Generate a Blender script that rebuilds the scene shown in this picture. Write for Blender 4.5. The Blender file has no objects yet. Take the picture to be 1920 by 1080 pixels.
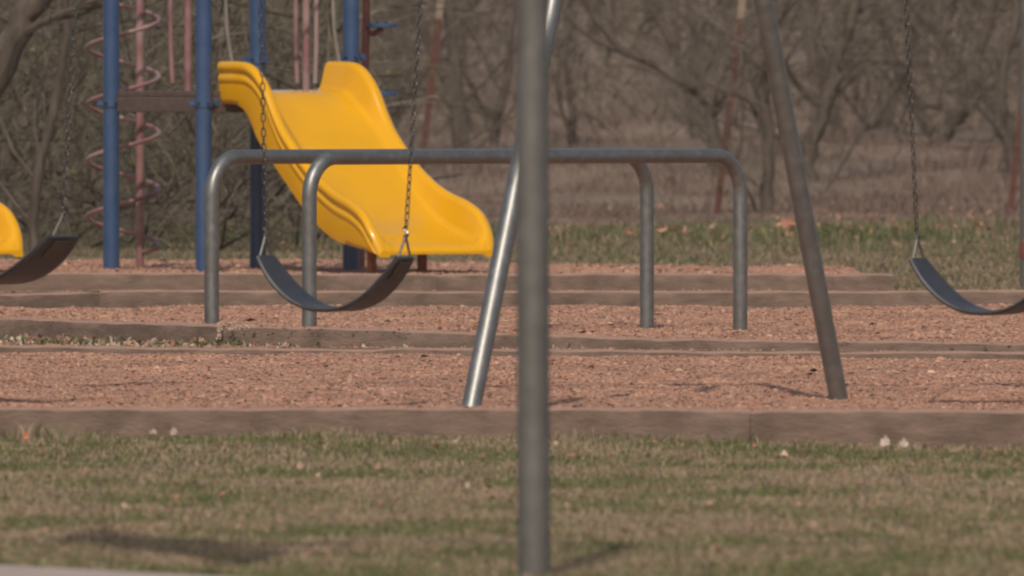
import bpy, math, random
import numpy as np
from mathutils import Vector

random.seed(7)
rng = np.random.default_rng(11)
S = bpy.context.scene
COL = S.collection

# ------------------------------------------------------------------ camera
K = 2.0              # metres of distance per unit of the layout's depth
FB = 14200.0         # focal length in pixels of a 1920 px wide picture, per unit of depth
F = FB * K
CH = 1.04            # camera height
HY = 156.0           # picture row of the horizon
cam_d = bpy.data.cameras.new('camera')
cam = bpy.data.objects.new('camera', cam_d)
COL.objects.link(cam)
cam_d.sensor_width = 36.0
cam_d.lens = F / 1920.0 * 36.0
cam_d.clip_start = 0.5
cam_d.clip_end = 3000
cam.location = (0, 0, CH)
cam.rotation_euler = (math.radians(90) - math.atan((540 - HY) / F), 0, 0)
cam_d.dof.use_dof = True
cam_d.dof.focus_distance = 29.0 * K
cam_d.dof.aperture_fstop = 7.4 * K
S.camera = cam

# ------------------------------------------------------------------ light
SHX, SHY = 0.11, 0.96        # how far a shadow falls per metre of height
sun_dir = Vector((-SHX, -SHY, 1.0)).normalized()
elev = math.asin(sun_dir.z)
world = bpy.data.worlds.new('World')
S.world = world
world.use_nodes = True
wn = world.node_tree.nodes
sky = wn.new('ShaderNodeTexSky')
sky.sky_type = 'NISHITA'
sky.sun_disc = False
sky.sun_elevation = elev
sky.sun_rotation = math.atan2(sun_dir.x, sun_dir.y)
sky.dust_density = 3.0
sky.air_density = 1.0
world.node_tree.links.new(sky.outputs[0], wn['Background'].inputs[0])
wn['Background'].inputs[1].default_value = 0.11
sl = bpy.data.lights.new('sun', 'SUN')
sl.energy = 3.0
sl.angle = math.radians(0.6)
sl.color = (1.0, 0.93, 0.83)
sun = bpy.data.objects.new('sun', sl)
COL.objects.link(sun)
sun.rotation_euler = (-sun_dir).to_track_quat('-Z', 'Y').to_euler()
sun.location = (0, 0, 30)
S.view_settings.view_transform = 'Standard'
S.view_settings.look = 'None'
S.view_settings.exposure = 0.0
S.view_settings.gamma = 1.0
S.render.engine = 'CYCLES'
S.cycles.use_denoising = True
S.cycles.max_bounces = 6
S.cycles.filter_width = 2.3
S.cycles.volume_bounces = 0


# ------------------------------------------------------------------ helpers
def P(x, y, d):
    """a point of the place seen at picture column x, row y, at layout depth d"""
    return Vector(((x - 960.0) / FB * d, d * K, CH - (y - HY) / FB * d))


def XD(x, d):
    return (x - 960.0) / FB * d


def lin(r, g, b):
    def c(v):
        v /= 255.0
        return v / 12.92 if v <= 0.04045 else ((v + 0.055) / 1.055) ** 2.4
    return (c(r), c(g), c(b), 1.0)


_W = [(rng.uniform(0, 2 * math.pi), rng.uniform(0.6, 1.6), rng.uniform(0, 6.28)) for _ in range(14)]


def wav(x, y, wl):
    """smooth noise of about the given wavelength, about -1..1"""
    t = 0
    for i, (a, k, ph) in enumerate(_W):
        kk = 2 * math.pi * k / wl
        t = t + np.sin(kk * (np.cos(a) * x + np.sin(a) * y) + ph + i)
    return t / 4.5


class MB:
    def __init__(self):
        self.v = []
        self.f = []
        self.flat = False

    def add(self, vs, fs):
        o = len(self.v)
        self.v.extend([tuple(p) for p in vs])
        self.f.extend([tuple(i + o for i in f) for f in fs])

    def tube(self, pts, rad, n=12, cap=True):
        pts = [Vector(p) for p in pts]
        m = len(pts)
        if not hasattr(rad, '__len__'):
            rad = [rad] * m
        vs, fs = [], []
        prev = None
        for i, p in enumerate(pts):
            t = (pts[min(i + 1, m - 1)] - pts[max(i - 1, 0)])
            if t.length < 1e-9:
                t = Vector((0, 0, 1))
            t.normalize()
            if prev is None:
                a = Vector((0, 0, 1)) if abs(t.z) < 0.9 else Vector((1, 0, 0))
                u = t.cross(a).normalized()
            else:
                u = (prev - t * prev.dot(t))
                u = u.normalized() if u.length > 1e-6 else t.orthogonal().normalized()
            prev = u
            w = t.cross(u)
            for k in range(n):
                an = 2 * math.pi * k / n
                vs.append(p + (u * math.cos(an) + w * math.sin(an)) * rad[i])
        for i in range(m - 1):
            for k in range(n):
                k2 = (k + 1) % n
                fs.append((i * n + k, i * n + k2, (i + 1) * n + k2, (i + 1) * n + k))
        if cap:
            fs.append(tuple(range(n - 1, -1, -1)))
            fs.append(tuple((m - 1) * n + k for k in range(n)))
        self.add(vs, fs)
        return self

    def box(self, c, s, rz=0.0, bev=0.0):
        cx, cy, cz = c
        hx, hy, hz = s[0] / 2, s[1] / 2, s[2] / 2
        ca, sa = math.cos(rz), math.sin(rz)
        b = min(bev, hx * .9, hy * .9, hz * .9)
        if b <= 0:
            lv = [(x, y, z) for z in (-hz, hz) for (x, y) in ((-hx, -hy), (hx, -hy), (hx, hy), (-hx, hy))]
            fs = [(3, 2, 1, 0), (4, 5, 6, 7), (0, 1, 5, 4), (1, 2, 6, 5), (2, 3, 7, 6), (3, 0, 4, 7)]
        else:
            def ring(x, y):
                return [(-x, -y + b), (-x + b, -y), (x - b, -y), (x, -y + b), (x, y - b), (x - b, y), (-x + b, y), (-x, y - b)]
            lv, fs = [], []
            for (ins, z) in ((b, -hz), (0, -hz + b), (0, hz - b), (b, hz)):
                if ins:
                    lv += [(x * (hx - b) / hx, y * (hy - b) / hy, z) for x, y in ring(hx, hy)]
                else:
                    lv += [(x, y, z) for x, y in ring(hx, hy)]
            for i in range(3):
                for k in range(8):
                    k2 = (k + 1) % 8
                    fs.append((i * 8 + k, i * 8 + k2, i * 8 + 8 + k2, i * 8 + 8 + k))
            fs.append(tuple(range(7, -1, -1)))
            fs.append(tuple(range(24, 32)))
        self.add([(cx + x * ca - y * sa, cy + x * sa + y * ca, cz + z) for x, y, z in lv], fs)
        return self

    def build(self, name, mat, parent=None, smooth=True, angle=40, world=None):
        if world is not None:          # vertices were given in world space: make them local to the thing
            self.v = [(x - world[0], y - world[1], z - world[2]) for x, y, z in self.v]
        me = bpy.data.meshes.new(name)
        me.from_pydata(self.v, [], self.f)
        me.update()
        o = bpy.data.objects.new(name, me)
        COL.objects.link(o)
        if mat:
            me.materials.append(mat)
        if smooth:
            me.shade_smooth()
            try:
                me.set_sharp_from_angle(angle=math.radians(angle))
            except Exception:
                pass
        if parent is not None:
            o.parent = parent
        return o


def empty(name, loc=(0, 0, 0), label=None, cat=None, group=None):
    o = bpy.data.objects.new(name, None)
    o.empty_display_size = 0.1
    COL.objects.link(o)
    o.location = loc
    tag(o, label, cat, group)
    return o


def tag(o, label=None, cat=None, group=None, kind=None):
    if label:
        o['label'] = label
    if cat:
        o['category'] = cat
    if group:
        o['group'] = group
    if kind:
        o['kind'] = kind
    return o


def fast_mesh(name, verts, faces, mat, cols=None, smooth=False):
    """big triangle mesh from numpy arrays, optional colour per vertex"""
    me = bpy.data.meshes.new(name)
    nv, nf = len(verts), len(faces)
    me.vertices.add(nv)
    me.vertices.foreach_set('co', np.asarray(verts, np.float32).ravel())
    k = faces.shape[1]
    me.loops.add(nf * k)
    me.loops.foreach_set('vertex_index', np.asarray(faces, np.int32).ravel())
    me.polygons.add(nf)
    me.polygons.foreach_set('loop_start', np.arange(0, nf * k, k, dtype=np.int32))
    me.polygons.foreach_set('loop_total', np.full(nf, k, dtype=np.int32))
    if smooth:
        me.polygons.foreach_set('use_smooth', np.ones(nf, dtype=bool))
    me.update(calc_edges=True)
    if cols is not None:
        a = me.color_attributes.new('Col', 'FLOAT_COLOR', 'POINT')
        c4 = np.ones((nv, 4), np.float32)
        c4[:, :3] = cols
        a.data.foreach_set('color', c4.ravel())
    o = bpy.data.objects.new(name, me)
    COL.objects.link(o)
    me.materials.append(mat)
    return o


# ------------------------------------------------------------------ materials
def mat_base(name):
    m = bpy.data.materials.new(name)
    m.use_nodes = True
    n = m.node_tree.nodes
    return m, n, m.node_tree.links, n['Principled BSDF']


def mat_noise(name, cols, scale=8.0, detail=6.0, rough=0.8, metal=0.0, bump=0.0, bscale=None, stretch=(1, 1, 1),
              spec=0.3, rough_var=0.0, second=None, coat=0.0):
    """noise-coloured material; cols = list of (position, linear rgba); second = (cols, scale, amount) overlay"""
    m, n, L, b = mat_base(name)
    tc = n.new('ShaderNodeTexCoord')
    mp = n.new('ShaderNodeMapping')
    mp.inputs['Scale'].default_value = stretch
    L.new(tc.outputs['Object'], mp.inputs['Vector'])
    nz = n.new('ShaderNodeTexNoise')
    nz.inputs['Scale'].default_value = scale
    nz.inputs['Detail'].default_value = detail
    L.new(mp.outputs[0], nz.inputs['Vector'])
    cr = n.new('ShaderNodeValToRGB')
    e = cr.color_ramp.elements
    while len(e) < len(cols):
        e.new(0.5)
    for i, (p, c) in enumerate(cols):
        e[i].position = p
        e[i].color = c
    L.new(nz.outputs['Fac'], cr.inputs['Fac'])
    out = cr.outputs[0]
    if second:
        c2, s2, amt = second
        n2 = n.new('ShaderNodeTexNoise')
        n2.inputs['Scale'].default_value = s2
        n2.inputs['Detail'].default_value = 4
        L.new(tc.outputs['Object'], n2.inputs['Vector'])
        r2 = n.new('ShaderNodeMapRange')
        r2.inputs[1].default_value = 0.48
        r2.inputs[2].default_value = 0.68
        r2.inputs[4].default_value = amt
        L.new(n2.outputs['Fac'], r2.inputs[0])
        mx = n.new('ShaderNodeMixRGB')
        L.new(r2.outputs[0], mx.inputs[0])
        L.new(out, mx.inputs[1])
        mx.inputs[2].default_value = c2
        out = mx.outputs[0]
    L.new(out, b.inputs['Base Color'])
    b.inputs['Roughness'].default_value = rough
    b.inputs['Metallic'].default_value = metal
    b.inputs['Specular IOR Level'].default_value = spec
    if coat:
        b.inputs['Coat Weight'].default_value = coat
        b.inputs['Coat Roughness'].default_value = 0.13
    if rough_var:
        rr = n.new('ShaderNodeMapRange')
        rr.inputs[3].default_value = rough - rough_var
        rr.inputs[4].default_value = rough + rough_var
        L.new(nz.outputs['Fac'], rr.inputs[0])
        L.new(rr.outputs[0], b.inputs['Roughness'])
    if bump:
        nb = n.new('ShaderNodeTexNoise')
        nb.inputs['Scale'].default_value = bscale or scale * 4
        nb.inputs['Detail'].default_value = 5
        L.new(mp.outputs[0], nb.inputs['Vector'])
        bp = n.new('ShaderNodeBump')
        bp.inputs['Strength'].default_value = bump
        bp.inputs['Distance'].default_value = 0.01
        L.new(nb.outputs['Fac'], bp.inputs['Height'])
        L.new(bp.outputs[0], b.inputs['Normal'])
    return m


def mat_attr(name, rough=0.85, spec=0.2, trans=0.0):
    m, n, L, b = mat_base(name)
    a = n.new('ShaderNodeAttribute')
    a.attribute_name = 'Col'
    L.new(a.outputs['Color'], b.inputs['Base Color'])
    b.inputs['Roughness'].default_value = rough
    b.inputs['Specular IOR Level'].default_value = spec
    if trans:
        t = n.new('ShaderNodeBsdfTranslucent')
        L.new(a.outputs['Color'], t.inputs['Color'])
        mx = n.new('ShaderNodeMixShader')
        mx.inputs[0].default_value = trans
        L.new(b.outputs[0], mx.inputs[1])
        L.new(t.outputs[0], mx.inputs[2])
        L.new(mx.outputs[0], n['Material Output'].inputs[0])
    return m


def c4(r, g, b):
    return (r, g, b, 1.0)


M_galv = mat_noise('galvanized_steel', [(0.3, c4(.165, .162, .152)), (0.6, c4(.21, .206, .193)), (0.8, c4(.26, .254, .238))],
                   scale=30, rough=0.45, metal=0.75, bump=0.06, bscale=120, rough_var=0.08, spec=0.4,
                   second=(c4(.16, .15, .13), 9.0, 0.5))
M_galv_old = mat_noise('weathered_galvanized_steel', [(0.3, c4(.125, .118, .104)), (0.7, c4(.165, .155, .137))],
                       scale=22, rough=0.5, metal=0.45, bump=0.06, bscale=90, rough_var=0.08, spec=0.35,
                       second=(c4(.115, .10, .083), 7.0, 0.5))
M_chain = mat_noise('chain_steel', [(0.3, c4(.065, .06, .052)), (0.7, c4(.16, .15, .135))], scale=60, rough=0.25, metal=0.9)
M_rubber = mat_noise('black_rubber', [(0.3, c4(.024, .023, .025)), (0.7, c4(.037, .036, .039))], scale=25, rough=0.46,
                     spec=0.32, bump=0.1, bscale=150, second=(c4(.06, .05, .042), 9.0, 0.35))
M_plate = mat_noise('worn_rubber_plate', [(0.3, c4(.055, .042, .034)), (0.7, c4(.09, .068, .054))], scale=40, rough=0.6)
M_blue = mat_noise('blue_paint', [(0.3, c4(.022, .052, .118)), (0.7, c4(.030, .064, .14))], scale=9, rough=0.42, spec=0.45,
                   bump=0.05, bscale=60, second=(c4(.045, .078, .135), 5.0, 0.5))
M_pink = mat_noise('faded_red_paint', [(0.3, c4(.155, .068, .066)), (0.7, c4(.26, .135, .128))], scale=9, rough=0.38, spec=0.45,
                   second=(c4(.31, .225, .20), 3.4, 0.9))  # pale and dark blotches imitate lit and shaded stretches of the faded paint
M_maroon = mat_noise('maroon_paint', [(0.3, c4(.13, .035, .035)), (0.7, c4(.19, .06, .055))], scale=9, rough=0.5)
M_pale = mat_noise('worn_pale_rail', [(0.3, c4(.15, .13, .108)), (0.7, c4(.22, .19, .155))], scale=14, rough=0.45, metal=0.2)
M_deck = mat_noise('deck_coating', [(0.3, c4(.075, .05, .042)), (0.7, c4(.115, .078, .066))], scale=20, rough=0.6)
M_rust = mat_noise('rusty_steel', [(0.3, c4(.17, .055, .022)), (0.7, c4(.27, .095, .04))], scale=30, rough=0.8, bump=0.2)
M_tpost = mat_noise('red_fence_post_paint', [(0.3, c4(.066, .023, .017)), (0.7, c4(.095, .034, .025))], scale=12, rough=0.75,
                    second=(c4(.11, .058, .04), 4.0, 0.5))
M_tip = mat_noise('pale_post_tip', [(0.3, c4(.19, .135, .095)), (0.7, c4(.25, .185, .13))], scale=12, rough=0.7)
M_yellow = mat_noise('yellow_plastic', [(0.3, c4(.60, .29, .0002)), (0.7, c4(.64, .31, .0003))], scale=3, rough=0.20, spec=0.30,
                     rough_var=0.04, bump=0.012, bscale=40, coat=0.35, second=(c4(.58, .29, .002), 5.0, 0.7))
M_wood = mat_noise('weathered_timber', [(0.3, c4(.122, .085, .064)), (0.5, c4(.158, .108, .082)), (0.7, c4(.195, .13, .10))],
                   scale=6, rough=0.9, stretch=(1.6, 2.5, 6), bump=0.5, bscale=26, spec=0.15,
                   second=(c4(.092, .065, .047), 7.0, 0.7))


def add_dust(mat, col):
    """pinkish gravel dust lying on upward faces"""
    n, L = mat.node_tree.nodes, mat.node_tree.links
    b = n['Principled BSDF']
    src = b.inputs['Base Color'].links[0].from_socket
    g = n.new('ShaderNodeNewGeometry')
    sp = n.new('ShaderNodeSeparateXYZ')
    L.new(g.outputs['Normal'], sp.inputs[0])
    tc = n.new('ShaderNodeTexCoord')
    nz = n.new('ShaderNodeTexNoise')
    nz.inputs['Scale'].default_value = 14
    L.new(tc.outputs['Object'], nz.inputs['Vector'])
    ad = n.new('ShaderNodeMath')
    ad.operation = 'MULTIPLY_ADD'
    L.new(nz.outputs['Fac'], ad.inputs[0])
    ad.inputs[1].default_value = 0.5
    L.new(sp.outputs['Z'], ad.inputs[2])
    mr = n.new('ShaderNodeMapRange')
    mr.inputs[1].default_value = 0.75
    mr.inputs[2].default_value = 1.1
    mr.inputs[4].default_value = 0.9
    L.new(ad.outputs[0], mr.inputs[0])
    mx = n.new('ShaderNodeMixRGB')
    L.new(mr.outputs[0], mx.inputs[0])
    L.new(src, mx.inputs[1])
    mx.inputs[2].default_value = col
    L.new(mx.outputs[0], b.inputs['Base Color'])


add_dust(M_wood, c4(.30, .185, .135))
M_wire = mat_noise('rusty_wire', [(0.3, c4(.12, .08, .06)), (0.7, c4(.2, .15, .12))], scale=10, rough=0.7, metal=0.3)
M_bark = mat_noise('bark', [(0.25, c4(.046, .036, .028)), (0.5, c4(.082, .064, .051)), (0.8, c4(.13, .104, .083))],
                   scale=6, rough=0.95, stretch=(3, 3, 0.7), bump=0.5, bscale=20, spec=0.1)
M_bark_pale = mat_noise('pale_bark', [(0.25, c4(.085, .067, .052)), (0.5, c4(.13, .105, .083)), (0.8, c4(.19, .155, .124))],
                        scale=6, rough=0.95, stretch=(3, 3, 0.7), bump=0.5, bscale=20, spec=0.1)
M_conc = mat_noise('concrete', [(0.3, c4(.29, .225, .19)), (0.7, c4(.37, .29, .245))], scale=7, rough=0.9, bump=0.15, bscale=80)
M_board = mat_noise('backboard_paint', [(0.3, c4(.55, .55, .53)), (0.7, c4(.65, .65, .63))], scale=5, rough=0.6)
M_gravel = mat_noise('gravel_bed', [(0.3, c4(.25, .135, .09)), (0.5, c4(.32, .175, .12)), (0.7, c4(.38, .22, .155))],
                     scale=60, detail=8, rough=0.95, bump=0.6, bscale=120, second=(c4(.24, .12, .09), 1.5, 0.5))
M_ground = mat_noise('soil_and_litter', [(0.3, c4(.12, .09, .065)), (0.5, c4(.165, .124, .09)), (0.75, c4(.215, .16, .118))],
                     scale=0.9, detail=9, rough=1.0, bump=0.5, bscale=12, spec=0.1, second=(c4(.20, .125, .098), 0.22, 0.6))
M_pebble = mat_attr('pebble', 0.85, 0.25)
M_blade = mat_attr('grass_blade', 0.8, 0.15, trans=0.25)
M_twig = mat_attr('twig', 0.95, 0.1)
M_leaf = mat_attr('leaf_litter', 0.85, 0.2, trans=0.15)


# ------------------------------------------------------------------ terrain
def ground_z(x, y):
    x = np.asarray(x, float)
    y = np.asarray(y, float)
    z = np.interp(y, [-60, 0, 56, 64, 76, 100, 130, 200, 400, 900], [0, 0, 0, .14, .52, 1.6, 3.2, 7.5, 20, 40])
    amp = np.interp(y, [0, 15, 45, 60, 120], [.012, .012, .02, .06, .25])
    wl = 3.0
    return z + amp * wav(x, y, wl)


xs = np.concatenate([np.linspace(-260, -14, 16), np.linspace(-12, 12, 97), np.linspace(14, 260, 16)])
ys = np.concatenate([np.linspace(-40, 14, 10), np.linspace(15, 70, 161), np.linspace(71, 140, 70), np.linspace(150, 900, 26)])
gx, gy = np.meshgrid(xs, ys)
gz = ground_z(gx, gy) - 0.012
vv = np.stack([gx.ravel(), gy.ravel() * K, gz.ravel()], 1)
nx, ny = len(xs), len(ys)
ii = (np.arange(ny - 1)[:, None] * nx + np.arange(nx - 1)[None, :]).ravel()
ff = np.stack([ii, ii + 1, ii + nx + 1, ii + nx], 1)
tag(fast_mesh('ground', vv, ff, M_ground, smooth=True), kind='structure')

# lines of the edging rows: distance as a function of X
def rowF(X): return 22.03 - 0.09 * X
def rowR(X): return 28.5 - 0.2 * X
def row2(X): return np.interp(X, [-5, -0.98, 1.9, 5], [32.2, 29.35, 28.75, 28.3])
def row3(X): return np.interp(X, [-5, -1.82, 5], [32.2, 33.65, 33.85])
def row4(X): return 36.0 + 0 * X


def bed_z(x, y):
    return 0.026 + 0.006 * wav(x, y, 1.1) + 0.0075 * wav(x + 9, 2 * y - 4, 0.46)


def bed(name, near, far, zoff, x0=-4.5, x1=4.5):
    nxx, nyy = 151, 201
    X = np.linspace(x0, x1, nxx)
    t = np.linspace(0, 1, nyy)
    a, b = near(X), far(X)
    Y = a[None, :] + (b - a)[None, :] * t[:, None]
    XX = np.repeat(X[None, :], nyy, 0)
    Z = bed_z(XX, Y) + zoff(XX, Y)
    v = np.stack([XX.ravel(), Y.ravel() * K, Z.ravel()], 1)
    i = (np.arange(nyy - 1)[:, None] * nxx + np.arange(nxx - 1)[None, :]).ravel()
    f = np.stack([i, i + 1, i + nxx + 1, i + nxx], 1)
    return tag(fast_mesh(name, v, f, M_gravel, smooth=True), kind='structure')


def far3(X): return np.interp(X, [-5, -0.8, 0.2, 5], [42.0, 42.0, 40.8, 39.6])
zo1 = lambda x, y: 0.035 * np.exp(-((y - rowF(x)) / 0.5) ** 2) - 0.016 * np.exp(-((y - rowR(x)) / 0.9) ** 2)
zo2 = lambda x, y: 0.006 + 0.012 * np.exp(-((y - row3(x)) / 0.7) ** 2)
zo3 = lambda x, y: 0.03 + 0.05 * np.exp(-((y - 36.3) / 0.5) ** 2)
bed('gravel_bed_swings', lambda X: rowF(X) + 0.1, lambda X: rowR(X) - 0.04, zo1)
bed('gravel_bed_bars', lambda X: row2(X) + 0.08, lambda X: row3(X) - 0.04, zo2)
bed('gravel_bed_slide', lambda X: row4(X) + 0.08, far3, zo3, x1=1.80)


def pebbles(name, near, far, zoff, n, half, size, bias=1.0, given=None):
    """loose stones, each a small irregular octahedron"""
    t = rng.random(n) ** bias
    sx = rng.uniform(-1, 1, n)
    Xm = half
    X = sx * Xm if given is None else given
    a, b = near(X), far(X)
    Y = a + (b - a) * t
    ok = (np.abs(X) < 0.0735 * Y + 9) if given is not None else (np.abs(X) < 0.0735 * Y + 0.25) & ((Y < 35) | (X < 1.79))
    X, Y = X[ok], Y[ok]
    n = len(X)
    Z = bed_z(X, Y) + zoff(X, Y)
    r = size * rng.lognormal(0, 0.35, n)
    big = rng.random(n) < 0.004
    r[big] *= 2.0
    base = np.array([[1, 0, 0], [0, 1, 0], [-1, 0, 0], [0, -1, 0], [0, 0, 1], [0, 0, -0.6]], float)
    V = base[None] * r[:, None, None] * rng.uniform(0.6, 1.25, (n, 6, 1))
    V[:, :, 2] *= 0.45
    an = rng.uniform(0, 6.28, n)
    c, s = np.cos(an)[:, None], np.sin(an)[:, None]
    tl = rng.uniform(-.4, .4, n)[:, None]
    x, y, z = V[:, :, 0], V[:, :, 1], V[:, :, 2]
    x2 = x * np.cos(tl) + z * np.sin(tl)
    z2 = -x * np.sin(tl) + z * np.cos(tl)
    V = np.stack([x2 * c - y * s, x2 * s + y * c, z2], 2)
    V += np.stack([X, Y * K, Z + r * 0.15], 1)[:, None, :]
    fb = np.array([[0, 1, 4], [1, 2, 4], [2, 3, 4], [3, 0, 4], [1, 0, 5], [2, 1, 5], [3, 2, 5], [0, 3, 5]])[:4]
    Fc = (fb[None] + (np.arange(n) * 6)[:, None, None]).reshape(-1, 3)
    pal = np.array([[.35, .185, .125], [.42, .24, .165], [.30, .155, .105], [.39, .235, .15], [.33, .19, .14], [.50, .33, .235], [.22, .13, .09], [.38, .17, .105]])
    ci = rng.choice(len(pal), n, p=[.2, .2, .15, .14, .12, .07, .05, .07])
    cc = pal[ci] * rng.uniform(.82, 1.15, (n, 1))
    patch = 1 + 0.10 * wav(X, Y, 0.9)[:, None]
    cc = np.clip(cc * patch * np.array([1.0, .955, .90]), 0.02, 0.8)
    cols = np.repeat(cc, 6, 0)
    o = fast_mesh(name, V.reshape(-1, 3), Fc, M_pebble, cols)
    return tag(o, None, None, None, 'stuff')


tag(pebbles('gravel', lambda X: rowF(X) + 0.12, lambda X: rowR(X) - 0.04, zo1, 300000, 2.5, 0.0050),
    'loose pinkish gravel under the swings', 'gravel')
tag(pebbles('gravel', lambda X: row2(X) + 0.1, lambda X: row3(X) - 0.04, zo2, 200000, 2.8, 0.0058),
    'loose pinkish gravel around the steel parallel bars', 'gravel')
tag(pebbles('gravel', lambda X: row4(X) + 0.1, lambda X: far3(X), zo3, 90000, 3.1, 0.0080),
    'loose pinkish gravel under the yellow slide', 'gravel')


# ------------------------------------------------------------------ grass
def blades(name, X, Y, Z, h, w, cols, lean=0.5):
    n = len(X)
    Y = Y * K
    an = rng.uniform(0, 6.28, n)
    dx, dy = np.cos(an), np.sin(an)
    la = rng.uniform(0, 6.28, n)
    ll = h * lean * rng.random(n)
    V = np.zeros((n, 5, 3))
    V[:, 0] = np.stack([X - dx * w, Y - dy * w, Z], 1)
    V[:, 1] = np.stack([X + dx * w, Y + dy * w, Z], 1)
    mx, my, mz = X + np.cos(la) * ll * .35, Y + np.sin(la) * ll * .35, Z + h * .6
    V[:, 2] = np.stack([mx + dx * w * .8, my + dy * w * .8, mz], 1)
    V[:, 3] = np.stack([mx - dx * w * .8, my - dy * w * .8, mz], 1)
    V[:, 4] = np.stack([X + np.cos(la) * ll, Y + np.sin(la) * ll, Z + h * np.sqrt(np.clip(1 - (lean * .6) ** 2, .2, 1))], 1)
    fb = np.array([[0, 1, 2], [0, 2, 3], [3, 2, 4]])
    Fc = (fb[None] + (np.arange(n) * 5)[:, None, None]).reshape(-1, 3)
    return fast_mesh(name, V.reshape(-1, 3), Fc, M_blade, np.repeat(cols, 5, 0))


def grass_cols(X, Y, green, tan, gfrac, var=.3):
    n = len(X)
    g = rng.random(n) < gfrac
    c = np.where(g[:, None], np.array(green)[None], np.array(tan)[None])
    return c * rng.uniform(1 - var, 1 + var, (n, 1)) * np.stack([rng.uniform(.92, 1.08, n), np.ones(n), rng.uniform(.9, 1.1, n)], 1)


# near lawn
n = 210000
Y = 14.8 + (22.1 - 14.8) * rng.random(n)
X = rng.uniform(-1, 1, n) * (0.0735 * Y + 0.2)
keep = (Y < rowF(X) - 0.02)
X, Y = X[keep], Y[keep]
court_edge = lambda X: 16.17 - 0.80 * (X + 1.1)
keep = Y > court_edge(X)
X, Y = X[keep], Y[keep]
gf = np.clip(0.36 + 0.42 * wav(X, Y, 0.9) + 0.30 * wav(X + 3, Y, 0.22), 0.0, 0.98)
gf = np.clip(gf + 0.25 * np.exp(-((Y - 16.3) / .5) ** 2) + 0.25 * np.exp(-((Y - 21.2) / .6) ** 2), 0, .9)
h = rng.uniform(.006, .020, len(X)) * (1 + .35 * wav(X, Y, .5)) * (1 + 1.4 * np.exp(-((Y - 22.0) / .22) ** 2) * (rng.random(len(X)) < .35) * np.clip(wav(X, Y, .6) + .6, 0, 1.6))
tag(blades('lawn_grass', X, Y, ground_z(X, Y) - .004, h, rng.uniform(.0012, .0028, len(X)),
           grass_cols(X, Y, (.142, .150, .060), (.33, .243, .158), gf, .16), .9),
    'short half dormant lawn grass in the foreground', 'grass', kind='stuff')

# grass strip behind the play area
n = 90000
Y = 39.5 + 16.2 * rng.random(n) ** 1.0
X = rng.uniform(-1, 1, n) * (0.0735 * Y + 0.4)
keep = (Y > np.where(X < 1.8, far3(X) + .05, 34.3))
X, Y = X[keep], Y[keep]
m = 9000
X2 = rng.uniform(1.80, 3.2, m)
Y2 = rng.uniform(34.1, 39.6, m)
X, Y = np.concatenate([X, X2]), np.concatenate([Y, Y2])
tall = np.clip((Y - 45) / 4, 0, 1) * np.clip((56.5 - Y) / 5, 0.15, 1) * np.clip(.7 + .8 * wav(X, Y + 5, 1.0), .1, 1.5)
gf = np.clip(.12 + .55 * tall + .3 * wav(X, Y, 1.6), .03, .9)
h = (rng.uniform(.02, .05, len(X)) + tall * rng.uniform(.0, .065, len(X)) * np.clip(1 + .9 * wav(X, Y, 1.3), .1, 2.2))
tag(blades('rough_grass', X, Y, ground_z(X, Y) - .01, h, rng.uniform(.003, .008, len(X)),
           grass_cols(X, Y, (.112, .128, .052), (.235, .18, .115), gf, .2), .8),
    'rough green and tan grass between the play area and the trees', 'grass', kind='stuff')

# tall dead grass on the slope at the edge of the wood
n = 90000
Y = 54 + 36 * rng.random(n) ** 1.3
X = rng.uniform(-1, 1, n) * (0.0735 * Y + 0.6)
h = rng.uniform(.06, .20, n) * np.clip(.7 + .5 * wav(X, Y, 2.3), .15, 1.4) * np.interp(Y, [54, 58, 90], [.2, .9, 1])
cc = grass_cols(X, Y, (.168, .118, .089), (.195, .131, .104), .35, .2)
tag(blades('dead_grass', X, Y, ground_z(X, Y) - .02, h, rng.uniform(.003, .007, n), cc, .9),
    'tall reddish brown dead grass at the foot of the wood', 'grass', kind='stuff')


# ------------------------------------------------------------------ dead leaves
def leaf_litter(name, X, Y, Z, size, pal, curl=.5):
    n = len(X)
    base = np.array([[-1, 0, .25], [-.3, .5, .0], [.5, .38, .1], [1, 0, .35], [.45, -.42, .12], [-.35, -.5, .02], [0, 0, -.12]], float)
    V = base[None] * (size * rng.uniform(.6, 1.4, n))[:, None, None]
    V = V * rng.uniform(.8, 1.2, (n, 7, 1))
    V[:, :, 2] *= rng.uniform(.2, 2.2, (n, 1))
    a, b_, g = rng.uniform(0, 6.28, n), rng.uniform(-curl, curl, n) * 1.6, rng.uniform(-curl, curl, n)
    x, y, z = V[:, :, 0], V[:, :, 1], V[:, :, 2]
    cb, sb = np.cos(b_)[:, None], np.sin(b_)[:, None]
    x, z = x * cb + z * sb, -x * sb + z * cb
    cg, sg = np.cos(g)[:, None], np.sin(g)[:, None]
    y, z = y * cg - z * sg, y * sg + z * cg
    ca, sa = np.cos(a)[:, None], np.sin(a)[:, None]
    V = np.stack([x * ca - y * sa, x * sa + y * ca, z], 2) + np.stack([X, Y * K, Z], 1)[:, None, :]
    fb = np.array([[0, 6, 1], [1, 6, 2], [2, 6, 3], [3, 6, 4], [4, 6, 5], [5, 6, 0]])
    Fc = (fb[None] + (np.arange(n) * 7)[:, None, None]).reshape(-1, 3)
    pal = np.array(pal)
    cc = pal[rng.integers(0, len(pal), n)] * rng.uniform(.75, 1.2, (n, 1))
    return fast_mesh(name, V.reshape(-1, 3), Fc, M_leaf, np.repeat(cc, 7, 0))


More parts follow.
